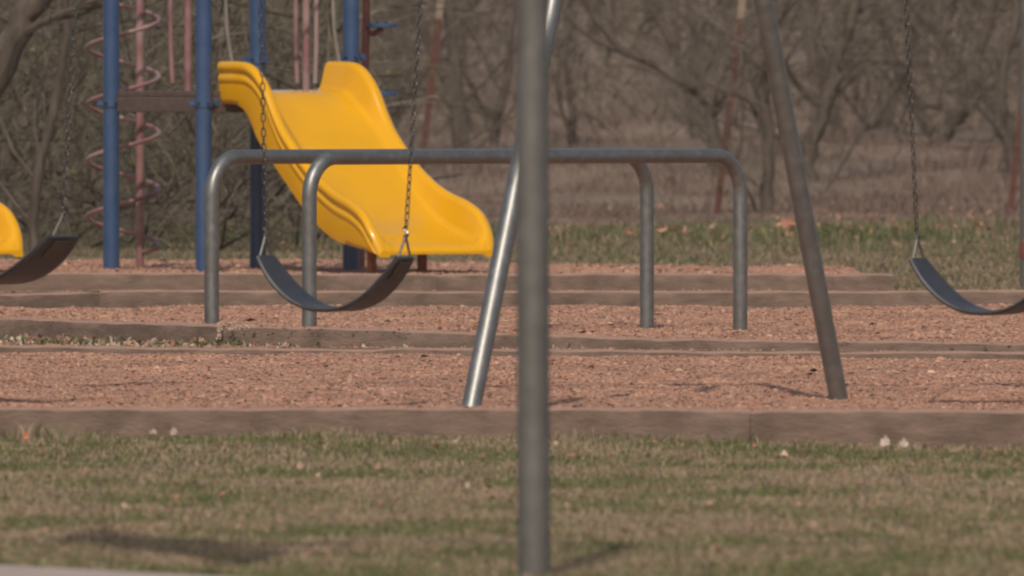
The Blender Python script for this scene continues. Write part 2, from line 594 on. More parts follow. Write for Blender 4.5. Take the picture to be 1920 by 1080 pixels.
PAL = [[.36, .22, .14], [.42, .29, .20], [.30, .15, .09], [.25, .16, .10], [.46, .34, .25], [.38, .17, .10]]
n = 380
Y = 16.3 + 5.4 * rng.random(n) ** .8
X = rng.uniform(-1, 1, n) * .08 * Y
tag(leaf_litter('leaf_litter', X, Y, ground_z(X, Y) + .016, rng.uniform(.005, .012, n), PAL[:4] + PAL[5:]),
    'small dead leaves scattered over the foreground lawn', 'leaves', kind='stuff')
n = 3600
X = -2.6 + np.where(rng.random(n) < .95, 1.75 * rng.random(n), 2.9 * rng.random(n))
Y = rowR(X) + .15 + (row2(X) - rowR(X) - .2) * rng.random(n)
tag(leaf_litter('leaf_litter', X, Y, ground_z(X, Y) + .005 + .035 * rng.random(n) * (Y - rowR(X)) / 1.2, rng.uniform(.008, .022, n), PAL + [[.14, .13, .06], [.12, .10, .07], [.5, .42, .32]], .9),
    'dry leaves and weeds caught between the two low timbers', 'leaves', kind='stuff')
n = 420
Y = 47 + 11 * rng.random(n)
X = rng.uniform(-.5, 1, n) * .08 * Y
tag(leaf_litter('leaf_litter', X, Y, ground_z(X, Y) + .05 + .06 * rng.random(n), rng.uniform(.012, .03, n), PAL[:4] + [[.40, .2, .13]], .6),
    'rusty dead leaves caught in the rough grass', 'leaves', kind='stuff')

cx_ = np.array([(1062, 462, 4), (1112, 452, 10), (1185, 440, 7), (1245, 432, 6), (1268, 438, 4), (1480, 424, 8), (1345, 470, 4), (1880, 442, 8), (1300, 470, 5), (1020, 455, 5)], float)
XX_, YY_, ZZ_ = [], [], []
for (px, py, k) in cx_:
    for _ in range(int(k)):
        q = P(px + rng.normal(0, 9), py + rng.normal(0, 5), 50.5)
        XX_.append(q.x), YY_.append(50.5 + rng.normal(0, .3)), ZZ_.append(q.z)
tag(leaf_litter('leaf_litter', np.array(XX_), np.array(YY_), np.array(ZZ_), rng.uniform(.02, .042, len(XX_)), [[.42, .19, .12], [.36, .17, .11], [.46, .26, .18]], .8),
    'clumps of orange dead leaves in the green grass behind the bars', 'leaves', kind='stuff')

# weeds in the litter strip
n = 1900
X = -2.6 + 1.75 * rng.random(n)
Y = rowR(X) + .5 + (row2(X) - rowR(X) - .62) * rng.random(n)
sel = wav(X, Y, .5) > -.1
X, Y = X[sel], Y[sel]
tag(blades('weeds', X, Y, ground_z(X, Y), rng.uniform(.02, .06, len(X)), rng.uniform(.002, .006, len(X)),
           grass_cols(X, Y, (.085, .10, .04), (.22, .17, .11), .55), .9),
    'weeds sprouting in front of the second low timber', 'weeds', kind='stuff')

# a few larger leaves one can pick out
def big_leaf(x, y, d, size, col, label, flip=0.0):
    p = P(x, y, d)
    p.z = float(ground_z(p.x, d)) + .020      # resting on the grass
    m = MB()
    prof = [(-1, 0), (-.75, .32), (-.35, .30), (-.15, .55), (.2, .42), (.45, .5), (.7, .22), (1, 0)]
    top = [(a * .8, b * 1.1, .55 * a * a + .8 * b * b + random.uniform(-.15, .2)) for a, b in prof]
    bot = [(a * .8, -b * 1.1, .55 * a * a + .7 * b * b + random.uniform(-.15, .2)) for a, b in prof[-2:0:-1]]
    rim = top + bot
    an = random.uniform(1.1, 1.9)
    ca, sa = math.cos(an), math.sin(an)
    vs = []
    for a, b, c in rim + [(0, 0, -.05)]:
        a2, c2 = a * math.cos(flip) - c * math.sin(flip), a * math.sin(flip) + c * math.cos(flip)
        vs.append(((a2 * ca - b * sa) * size, (a2 * sa + b * ca) * size, c2 * size + size * .25))
    k = len(rim)
    m.add(vs, [(i, (i + 1) % k, k) for i in range(k)])
    mat = mat_noise('dead_leaf_' + str(int(x)), [(.3, c4(*[v * .8 for v in col])), (.7, c4(*col))], scale=40, rough=.85)
    o = m.build('dead_leaf', mat, smooth=False)
    o.location = p
    so = o.modifiers.new('thickness', 'SOLIDIFY')
    so.thickness = .0012
    tag(o, label, 'leaf', 'larger dead leaves on the lawn')


big_leaf(1660, 828, 21.6, .027, (.48, .37, .30), 'pale curled leaf in the grass, left of the pair by front timber', .9)
big_leaf(1695, 828, 21.5, .026, (.45, .35, .28), 'pale curled leaf in the grass, right of the pair by front timber', .6)
big_leaf(326, 797, 21.75, .020, (.40, .29, .22), 'pale leaf propped against the front timber at left', .9)
big_leaf(287, 796, 21.7, .020, (.36, .27, .2), 'dull tan leaf just left of the pale propped leaf', .5)
big_leaf(48, 777, 21.72, .016, (.50, .21, .10), 'orange leaf against front timber near the left edge', 1.1)
big_leaf(562, 883, 20.1, .017, (.36, .25, .17), 'small tan leaf alone in the middle of the lawn', .8)
big_leaf(1470, 862, 20.7, .020, (.55, .38, .27), 'tan leaf lying in the lawn right of the near pole', .4)


# ------------------------------------------------------------------ court slab in the near corner
m = MB()
X = np.linspace(-6, -.2, 60)
e = court_edge(X)
vs, fs = [], []
for i, (a, b) in enumerate(zip(X, e)):
    vs += [(a, 8, .012), (a, b * K, .012), (a, b * K + .004, -.1)]
for i in range(len(X) - 1):
    q = i * 3
    fs += [(q, q + 3, q + 4, q + 1), (q + 1, q + 4, q + 5, q + 2)]
m.add(vs, fs)
tag(m.build('concrete_court', M_conc, smooth=False), kind='structure')


# ------------------------------------------------------------------ edging timbers
def timber(a, b, za, zb, width, label, height=.2, group='timbers edging the gravel beds', seed=0):
    """a weathered landscape timber from (X,d) a to b; za/zb are the heights of its top at each end; front edge lies on a-b"""
    r = random.Random(seed)
    a, b = Vector((a[0], a[1] * K, 0)), Vector((b[0], b[1] * K, 0))
    Ln = (b - a).length
    t = (b - a).normalized()
    nrm = Vector((-t.y, t.x, 0))           # away from the camera
    nseg = max(6, int(Ln / .06))
    bev = .012
    prof = [(0, -height), (0, -.03), (bev * .25, -bev * .35), (bev, 0), (width * .5, .004), (width - bev, 0), (width - bev * .25, -bev * .35), (width, -.03), (width, -height)]
    m = MB()
    vs, fs = [], []
    k = len(prof)
    ph = [r.uniform(0, 6.28) for _ in range(8)]
    for i in range(nseg + 1):
        s = i / nseg
        x = s * Ln
        zt = za + (zb - za) * s
        for j, (o, z) in enumerate(prof):
            w1 = .002 * math.sin(x * 3.1 + ph[0]) + .001 * math.sin(x * 11 + ph[1] + 2 * j) + .001 * math.sin(x * 31 + ph[2] + 3 * j)
            w2 = .0025 * math.sin(x * 2.3 + ph[3]) + .001 * math.sin(x * 7.7 + ph[4]) + .0015 * math.sin(x * 23 + ph[5] + j)
            end = min(x, Ln - x)
            rnd = .004 * math.exp(-end / .012)
            p = a + t * x + nrm * (o + w1)
            vs.append((p.x, p.y, zt + z + w2 - (rnd if j in (2, 3, 4, 5, 6) else 0)))
    for i in range(nseg):
        for j in range(k - 1):
            q = i * k + j
            fs.append((q, q + k, q + k + 1, q + 1))
    fs.append(tuple(range(k - 1, -1, -1))[::-1])
    fs.append(tuple(nseg * k + j for j in range(k))[::-1])
    m.add(vs, fs)
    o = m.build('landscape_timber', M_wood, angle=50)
    return tag(o, label, 'timber', group)


def rowpts(fn, x0, x1, dmid):
    """X positions at picture columns x0,x1"""
    A, B = XD(x0, dmid), XD(x1, dmid)
    return (A, float(fn(A))), (B, float(fn(B)))


def put(fn, x0, x1, dm, z0, z1, label, seed, width=.17, gap=.0006):
    a, b = rowpts(fn, x0, x1, dm)
    timber((a[0] + gap, a[1]), (b[0] - gap, b[1]), z0, z1, width, label, seed=seed)


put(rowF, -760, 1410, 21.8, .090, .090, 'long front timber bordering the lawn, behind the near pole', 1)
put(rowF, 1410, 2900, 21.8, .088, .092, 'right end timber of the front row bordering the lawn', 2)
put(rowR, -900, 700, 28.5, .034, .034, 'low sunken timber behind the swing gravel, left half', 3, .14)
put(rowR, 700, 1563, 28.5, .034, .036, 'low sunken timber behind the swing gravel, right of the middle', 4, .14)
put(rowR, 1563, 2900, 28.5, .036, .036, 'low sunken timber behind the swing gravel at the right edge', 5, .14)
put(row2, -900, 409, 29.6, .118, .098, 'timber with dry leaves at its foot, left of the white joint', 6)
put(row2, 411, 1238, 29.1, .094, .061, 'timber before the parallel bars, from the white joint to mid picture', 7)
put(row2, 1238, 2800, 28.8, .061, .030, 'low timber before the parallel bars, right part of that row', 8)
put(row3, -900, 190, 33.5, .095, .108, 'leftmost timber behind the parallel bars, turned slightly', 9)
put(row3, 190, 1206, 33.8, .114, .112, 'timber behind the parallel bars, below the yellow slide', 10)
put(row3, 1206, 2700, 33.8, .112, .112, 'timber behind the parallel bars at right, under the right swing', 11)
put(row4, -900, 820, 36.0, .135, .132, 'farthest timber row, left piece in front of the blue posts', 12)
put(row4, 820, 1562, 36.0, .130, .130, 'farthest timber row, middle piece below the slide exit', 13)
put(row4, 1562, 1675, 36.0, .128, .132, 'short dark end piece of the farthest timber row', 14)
# stones spilled on top of the timbers
zT2 = lambda X: np.interp(X, [-3.8, -1.15, .57, 3.7], [.118, .096, .061, .030])
spill = [(rowF, lambda X: .090 + 0 * X, 22.0, .16, 2600), (rowR, lambda X: .035 + 0 * X, 28.5, .13, 2600), (row2, zT2, 29.3, .16, 1800),
         (row3, lambda X: .112 + 0 * X, 33.8, .16, 1800), (row4, lambda X: .131 + 0 * X, 36.0, .16, 1800)]
for (fn, zt, dm, wd, cnt), where in zip(spill, ('the front timbers by the lawn', 'the low sunken timbers behind the swings', 'the timbers before the parallel bars', 'the timbers behind the parallel bars', 'the farthest timbers before the slide')):
    hw = .08 * dm
    Xs = rng.uniform(-hw, min(hw, 1.78) if dm > 35 else hw, cnt)
    cl = rng.random(cnt) < np.clip(.35 + .55 * wav(Xs, Xs * 0 + dm, .45), .05, 1)
    Xs = Xs[cl]
    fr = rng.random(len(Xs)) ** .6
    near_ = lambda X: fn(X) + .01 / K + fr * wd / K
    sz = bed_z
    o = pebbles('gravel', near_, near_, lambda x, y: zt(x) + .004 - sz(x, y), len(Xs), 1, .0045, given=Xs)
    tag(o, 'gravel stones spilled on top of ' + where, 'gravel')

# pale crumbs for the splintered timber end at the joint of the second row
m = MB()
for i in range(70):
    x = 408 + (random.gauss(0, 1.6) if i < 40 else random.random() ** 1.5 * 60)
    y = 608 + random.random() * (30 if i < 40 else 12)
    p = P(x, y, 29.30)
    p.y = float(row2(p.x)) * K - .003
    s = random.uniform(.0025, .006)
    m.add([p + Vector((-s, 0, -s)), p + Vector((s, -.002, -s)), p + Vector((0, -.005, 0)), p + Vector((s * .4, 0, s)), p + Vector((-s, 0, s * .7))],
          [(0, 1, 2), (1, 3, 2), (3, 4, 2), (4, 0, 2)])
M_crumb = mat_noise('pale_crust', [(.3, c4(.34, .23, .17)), (.7, c4(.5, .36, .28))], scale=50, rough=.9)
tag(m.build('pale_crumbs', M_crumb, smooth=False), 'whitish crumbs at the timber joint below the left bar leg', 'crumbs', kind='stuff')


# ------------------------------------------------------------------ near pole with an arm and board above the picture
def arc(c, r, a0, a1, n, ex, ez):
    return [Vector(c) + Vector(ex) * (r * math.cos(a0 + (a1 - a0) * i / n)) + Vector(ez) * (r * math.sin(a0 + (a1 - a0) * i / n)) for i in range(n + 1)]


root = empty('galvanized_pole', (XD(998, 16.12), 16.12 * K, 0), 'thick blurred galvanized pole in the lawn, nearest to the camera', 'pole')
bd = Vector((-.34, .94, 0)).normalized()          # along the board
out = Vector((-.94, -.34, 0)).normalized()        # from the pole towards the board
R = .5
pts = [Vector((.006, 0, -.3)), Vector((.004, 0, 0)), Vector((0, 0, 1.0)), Vector((0, 0, 1.85))]
pts += [Vector((0, 0, 1.85)) + out * (R - R * math.cos(a)) + Vector((0, 0, R * math.sin(a))) for a in [math.radians(k) for k in range(10, 66, 8)]]
pts.append(pts[-1] + (pts[-1] - pts[-2]).normalized() * .35)
pts.append(pts[-1] + out * .62)
M = MB().tube(pts, .0345, 24)
M.build('post', M_galv_old, root)
tip = pts[-1]
m = MB()
m.box((0, 0, 0), (1.4, .04, .75), bev=.008)
o = m.build('backboard', M_board, root)
o.location = (tip.x + out.x * .03, tip.y + out.y * .03, tip.z + .05)
o.rotation_euler = (0, 0, math.atan2(bd.y, bd.x))
m = MB()
rc = tip + out * .30 + Vector((0, 0, -.25))
m.tube([rc + Vector((math.cos(a), math.sin(a), 0)) * .225 for a in np.linspace(0, 2 * math.pi, 33)], .008, 8)
m.tube([tip + Vector((0, 0, -.25)) + out * .02, rc - out * .22], .012, 8)
m.build('rim', M_rust, root)


# ------------------------------------------------------------------ swing frame
BZ = 3.0
BD = 23.9
jx = XD(1240, BD)
frame = empty('swing_set', (jx, BD * K, 0), 'galvanized swing frame, its two slanted legs meeting above the picture', 'swing set')
joint = Vector((jx, BD * K, BZ))


# left leg: seen from (880,755) to (1031,0); the foot stands nearer than the beam
lf = Vector((XD(872, 23.3), 23.3 * K, -.05))
rf = Vector((XD(1579, 24.3), 24.3 * K, -.03))
for foot, name in ((lf, 'leg'), (rf, 'leg')):
    MB().tube([foot + (foot - joint) * .05, foot, (foot + joint) / 2, joint], .0302, 24).build(name, M_galv, frame, world=frame.location)
for dx in (-3.35, 3.35):
    j2 = joint + Vector((dx, 0, 0))
    for foot in (lf, rf):
        f2 = foot + Vector((dx, 0, 0))
        MB().tube([f2, (f2 + j2) / 2, j2], .0302, 16).build('leg', M_galv, frame, world=frame.location)
MB().tube([joint + Vector((-3.6, 0, 0)), joint + Vector((3.6, 0, 0))], .045, 20).build('top_beam', M_galv, frame, world=frame.location)
for dx in (-3.35, 0, 3.35):
    MB().tube([joint + Vector((dx - .09, 0, 0)), joint + Vector((dx + .09, 0, 0))], .052, 16).build('clamp', M_galv_old, frame, world=frame.location)


# ------------------------------------------------------------------ swings
def link_mesh():
    m = MB()
    a, b, r = .0088, .0060, .0022          # half straight length, end radius, wire radius
    pts = []
    for k in range(5):
        an = -math.pi / 2 + math.pi * k / 4 + math.pi / 2
        pts.append(Vector((b * math.cos(an), 0, a + b * math.sin(an))))
    for k in range(5):
        an = math.pi + math.pi * k / 4
        pts.append(Vector((b * math.cos(an), 0, -a + b * math.sin(an))))
    n = 5
    vs, fs = [], []
    L = len(pts)
    for i, p in enumerate(pts):
        t = (pts[(i + 1) % L] - pts[i - 1]).normalized()
        u = Vector((0, 1, 0))
        w = t.cross(u)
        for k in range(n):
            an = 2 * math.pi * k / n
            vs.append(p + (u * math.cos(an) + w * math.sin(an)) * r)
    for i in range(L):
        for k in range(n):
            fs.append((i * n + k, i * n + (k + 1) % n, ((i + 1) % L) * n + (k + 1) % n, ((i + 1) % L) * n + k))
    m.add(vs, fs)
    me = bpy.data.meshes.new('chain_link')
    me.from_pydata(m.v, [], m.f)
    me.shade_smooth()
    me.materials.append(M_chain)
    return me


LINK = link_mesh()
PITCH = .0240


def chain(root, rl, a, b, seed):
    """links from a up to b (world), children of root at rl"""
    a, b = Vector(a), Vector(b)
    Ln = (b - a).length
    n = int(Ln / PITCH)
    t = (b - a).normalized()
    q0 = t.to_track_quat('Z', 'Y')
    r = random.Random(seed)
    tw = r.uniform(-.15, .15)
    for i in range(n + 1):
        o = bpy.data.objects.new('chain_link', LINK)
        COL.objects.link(o)
        o.parent = root
        p = a + (b - a) * (i / n)
        o.location = p - rl
        from mathutils import Quaternion
        tw2 = tw + (i % 2) * math.pi / 2 + r.uniform(-.18, .18) + .015 * i
        o.rotation_mode = 'QUATERNION'
        o.rotation_quaternion = q0 @ Quaternion((0, 0, 1), tw2)


def swing(cx, cy, d, span, sag, yaw, topL, topR, label, seed, width=.17):
    """belt seat; cx,cy picture position of the middle of the line joining its ends"""
    c = P(cx, cy, d)
    root = empty('swing', c, label, 'swing', 'belt swings hanging from the steel frame')
    root.rotation_euler = (0, 0, 0)
    cz, sz = math.cos(yaw), math.sin(yaw)

    def W(x, y, z):
        return Vector((x * cz - y * sz, x * sz + y * cz, z))
    N = 36
    th = .013

    def curve(t):      # t -1..1
        x = t * span / 2
        z = -sag * (1 - abs(t) ** 2.3)
        return x, z
    vs, fs = [], []
    sec = [(-.5, 0), (-.47, 1), (0, 1.0), (.47, 1), (.5, 0), (.47, -1), (0, -1.0), (-.47, -1)]
    for i in range(N + 1):
        t = -1 + 2 * i / N
        x, z = curve(t)
        x2, z2 = curve(min(1, t + .01))
        x1, z1 = curve(max(-1, t - .01))
        tg = Vector((x2 - x1, 0, z2 - z1)).normalized()
        nn = Vector((-tg.z, 0, tg.x))
        wd = width * (1 - .32 * abs(t) ** 6)
        for (sy, st) in sec:
            p = Vector((x, sy * wd, z)) + nn * (st * th / 2)
            vs.append(W(p.x, p.y, p.z))
    for i in range(N):
        for k in range(8):
            fs.append((i * 8 + k, i * 8 + (k + 1) % 8, i * 8 + 8 + (k + 1) % 8, i * 8 + 8 + k))
    fs.append(tuple(range(7, -1, -1)))
    fs.append(tuple(N * 8 + k for k in range(8)))
    m = MB()
    m.add(vs, fs)
    m.build('belt_seat', M_rubber, root)
    for sgn, top in ((-1, topL), (1, topR)):
        # reinforcing plate on the outer face near the end
        m = MB()
        q = []
        for t in (.80, .86, .92, .97):
            x, z = curve(sgn * t)
            x2, z2 = curve(sgn * (t + .01))
            tg = Vector((x2 - x, 0, z2 - z)).normalized()
            nn = Vector((-tg.z, 0, tg.x))
            if nn.z > 0:
                nn = -nn
            q.append((Vector((x, 0, z)) + nn * (th / 2 + .0015), nn))
        vs, fs = [], []
        for (p, nn) in q:
            for sy in (-.036, .036):
                vs.append(W(p.x, sy, p.z))
                pp = p + nn * .004
                vs.append(W(pp.x, sy * .92, pp.z))
        for i in range(3):
            b0 = i * 4
            fs += [(b0 + 1, b0 + 3, b0 + 7, b0 + 5), (b0, b0 + 1, b0 + 5, b0 + 4), (b0 + 2, b0 + 6, b0 + 7, b0 + 3)]
        fs += [(0, 2, 3, 1), (12, 13, 15, 14)]
        m.add(vs, fs)
        m.build('end_plate', M_plate, root, smooth=False)
        # triangular ring
        x, z = curve(sgn * .985)
        ex = x + sgn * .0
        topw = top - c
        apex_dir = (topw - W(ex, 0, z)).normalized()
        apex = W(ex, 0, z) + apex_dir * .072
        A = W(ex, -.042, z + .004)
        B = W(ex, .042, z + .004)
        m = MB()
        m.tube([A, A + (apex - A) * .5, apex + (A - apex) * .06], .0042, 8)
        m.tube([B, B + (apex - B) * .5, apex + (B - apex) * .06], .0042, 8)
        m.tube([A + (A - B) * .05, (A + B) / 2, B + (B - A) * .05], .0046, 8)
        m.tube([apex + W(-.002, -.006, -.004), apex + W(0, 0, .004), apex + W(.002, .006, -.004)], .0044, 8)
        m.build('triangle_ring', M_galv_old, root)
        # hook joining ring and chain
        hk = apex + apex_dir * .012
        m = MB()
        hp = []
        for k in range(15):
            u = k / 14
            an = u * 2 * math.pi
            hp.append(hk + W(.008 * math.sin(an), 0, 0) + apex_dir * (-.016 + .036 * u))
        m.tube(hp, .0034, 7)
        m.build('hook', M_chain, root)
        chain(root, c, c + apex + apex_dir * .036, top, seed + sgn)
    return root


def beam_pt(x):
    return Vector((XD(x, BD), BD * K, BZ - .05))


swing(628, 481, 23.9, .50, .168, math.radians(-27), beam_pt(470), beam_pt(852),
      'black belt swing hanging in front of the yellow slide', 21)
swing(1862, 486, 23.9, .53, .170, math.radians(-27), beam_pt(1652), beam_pt(2075),
      'black belt swing cut off by the right edge of the picture', 22)
swing(-24, 441, 23.9, .64, .150, math.radians(-40), beam_pt(-215), beam_pt(196),
      'black belt swing cut off at the left edge before the yellow corner', 23, .21)


# ------------------------------------------------------------------ parallel bars
def bars(a, b, za, zb, parent, r=.0292):
    a, b = Vector(a), Vector(b)
    h = Vector((b.x - a.x, b.y - a.y, 0)).normalized()
    R = .155
    m = []
    pts = [Vector((a.x, a.y, -.25)), Vector((a.x, a.y, 0)), Vector((a.x, a.y, (za - R) * .5)), Vector((a.x, a.y, za - R))]
    for k in range(1, 17):
        an = math.pi / 2 * k / 16
        pts.append(Vector((a.x, a.y, za - R)) + h * (R - R * math.cos(an)) + Vector((0, 0, R * math.sin(an))))
    e = Vector((b.x, b.y, zb - R))
    tail = []
    for k in range(0, 17):
        an = math.pi / 2 * (1 - k / 16)
        tail.append(e - h * (R - R * math.cos(an)) + Vector((0, 0, R * math.sin(an))))
    up = Vector((0, 0, .012))
    legA = pts[:3] + [pts[3] - up]
    rail = [pts[3] - up] + pts[3:] + tail + [tail[-1] - up]
    legB = [tail[-1] - up, Vector((b.x, b.y, (zb - R) * .5)), Vector((b.x, b.y, 0)), Vector((b.x, b.y, -.25))]
    MB().tube(legA, r, 24, cap=False).build('leg', M_galv, parent, world=parent.location)
    MB().tube(rail, r, 24, cap=False).build('rail', M_galv, parent, world=parent.location)
    MB().tube(legB, r, 24, cap=False).build('leg', M_galv, parent, world=parent.location)


pb = empty('parallel_bars', (XD(900, 31.3), 31.3 * K, 0), 'low galvanized parallel bars with rounded corners in front of the slide', 'parallel bars')
def bar_at(x, d):
    return (XD(x, d), d * K, 0)


bars(bar_at(397, 29.95), bar_at(1213, 31.05), .748, .746, pb)
bars(bar_at(580, 29.75), bar_at(1388, 30.75), .748, .746, pb)

# upright pipe at the right edge
pp = empty('steel_post', (XD(1931, 38.0), 38.0 * K, 0), 'grey steel post at the right edge, mostly outside the picture', 'post')
MB().tube([(0, 0, -.2), (0, 0, 1), (0, 0, 2.5)], .050, 20).build('post', M_galv_old, pp)
MB().tube([(0, 0, .16), (0, 0, .24)], .054, 20).build('collar', M_maroon, pp)
MB().tube([(0, 0, 2.5), (0, 0, 2.52), (0, 0, 2.54)], [.052, .046, .02], 20).build('cap', M_galv_old, pp)


# ------------------------------------------------------------------ play structure
A33 = math.atan2(.5, .76)
eu = Vector((math.cos(A33), math.sin(A33), 0))          # along the slide entrance, to the right and away
es = Vector((math.sin(A33), -math.cos(A33), 0))         # the way the slide runs: right and towards the camera
LD = .912


def smooth_interp(x, xp, fp):
    return np.interp(x, xp, fp)


def catmull(xp, fp, x):
    xp, fp = list(xp), list(fp)
    if x <= xp[0]:
        return fp[0]
    if x >= xp[-1]:
        return fp[-1]
    i = max(k for k in range(len(xp)) if xp[k] <= x)
    i = min(i, len(xp) - 2)
    x0, x1 = xp[i], xp[i + 1]
    t = (x - x0) / (x1 - x0)

    def sl(k):
        if k == 0:
            return (fp[1] - fp[0]) / (xp[1] - xp[0])
        if k == len(xp) - 1:
            return (fp[-1] - fp[-2]) / (xp[-1] - xp[-2])
        return (fp[k + 1] - fp[k - 1]) / (xp[k + 1] - xp[k - 1])
    m0, m1 = sl(i) * (x1 - x0), sl(i + 1) * (x1 - x0)
    return (2 * t ** 3 - 3 * t * t + 1) * fp[i] + (t ** 3 - 2 * t * t + t) * m0 + (-2 * t ** 3 + 3 * t * t) * fp[i + 1] + (t ** 3 - t * t) * m1


PB = [-.08, .10, .20, .35, .535, .835, 1.10, 1.30, 1.46, 1.54, 1.565]
ZB = [1.005, 1.0, .985, .905, .765, .525, .345, .265, .225, .205, .175]
PR_ = [-.08, .05, .16, .28, .39, .48, .57, .80, .95, 1.15, 1.30, 1.42, 1.50, 1.55, 1.565]
RH = [.150, .152, .155, .165, .145, .092, .062, .075, .105, .150, .165, .140, .075, .018, .006]
PK = [-.08, .10, .20, .32, .70, .95, 1.2, 1.40, 1.54, 1.565]
KD = [.075, .075, .11, .19, .185, .15, .085, .05, .040, .030]


def slide(parent, origin):
    """origin: middle of the entrance at deck edge (x,y)"""
    N = 90
    vs, fs = [], []
    k = 0
    for i in range(N + 1):
        p = -.08 + (1.565 + .08) * (i / N)
        zb = catmull(PB, ZB, p)
        r = catmull(PR_, RH, p)
        kd = catmull(PK, KD, p)
        flare = .02 * max(0, min(1, (p - 1.0) / .4))
        inset = .03 * max(0, (p - 1.46) / .105) ** 2
        wb = .272 + flare
        half = []
        half += [(0, 0), (.10, 0), (wb - .035, .0), (wb - .016, .003), (wb - .002, min(.012, r * .2)), (wb + .008, min(.032, r * .4))]
        rr = .024
        half += [(wb + .028, max(r - .035, r * .6)), (wb + .033, max(r - .022, r * .7)), (wb + .040, r - .010), (wb + .052, r - .001), (wb + .066, r), (wb + .080, r - .006), (wb + .090, r - .020), (wb + .090, r - .045)]
        gz = r - .055
        half += [(wb + .078, gz), (wb + .078, gz - .016), (wb + .086, gz - .022), (wb + .086, gz - .05), (wb + .080, gz - .056), (wb + .080, gz - .068)]
        low = -kd
        half += [(wb + .080, min(gz - .072, low * .6)), (wb + .072, low), (wb + .055, low), (wb + .04, low + .0)]
        half = [(u, h if i_ < 9 else max(h, low)) for i_, (u, h) in enumerate(half)]
        half += [(wb + .02, min(-.012, low * .5)), (0, -.014)]
        ring = [(-u + inset * (1 if u else 0), h) for (u, h) in half[::-1]] + [(u - inset * (1 if u else 0), h) for (u, h) in half[1:-1]]
        k = len(ring)
        for (u, h) in ring:
            pos = Vector((origin[0], origin[1], 0)) + eu * u + es * (p * .94)
            vs.append((pos.x, pos.y, zb + h))
    for i in range(N):
        for j in range(k):
            j2 = (j + 1) % k
            fs.append((i * k + j, i * k + j2, (i + 1) * k + j2, (i + 1) * k + j))
    fs.append(tuple(range(k)))
    fs.append(tuple(N * k + j for j in range(k - 1, -1, -1)))
    m = MB()
    m.add(vs, fs)
    sl = m.build('slide', M_yellow, parent, angle=75)
    for (u, pq) in ((-.26, 1.33), (.05, 1.33)):
        q = Vector((origin[0], origin[1], 0)) + eu * u + es * (pq * .94)
        zt = catmull(PB, ZB, pq) - .005
        MB().box((q.x, q.y, zt / 2 - .1), (.040, .040, zt + .2), A33, .004).build('support_leg', M_rust, sl)
    for sgn in (-1, 1):
        q = Vector((origin[0], origin[1], 0)) + eu * (sgn * .332) + es * .02
        MB().tube([q + Vector((0, 0, 1.145)), q + Vector((-.012, 0, 1.22)), q + Vector((-.028, 0, 1.33)), q + Vector((-.032, 0, 1.45)), q + Vector((-.032, 0, 1.85)),
                   q - eu * sgn * .06 + Vector((-.03, 0, 1.95))], .0115, 10).build('hand_rail', M_pale, sl)
    ql = Vector((origin[0], origin[1], 0)) + es * .02
    MB().tube([ql - eu * .272 + Vector((-.03, 0, 1.95)), ql + eu * .272 + Vector((-.03, 0, 1.95))], .0115, 10).build('hand_rail', M_pale, sl)
    return sl


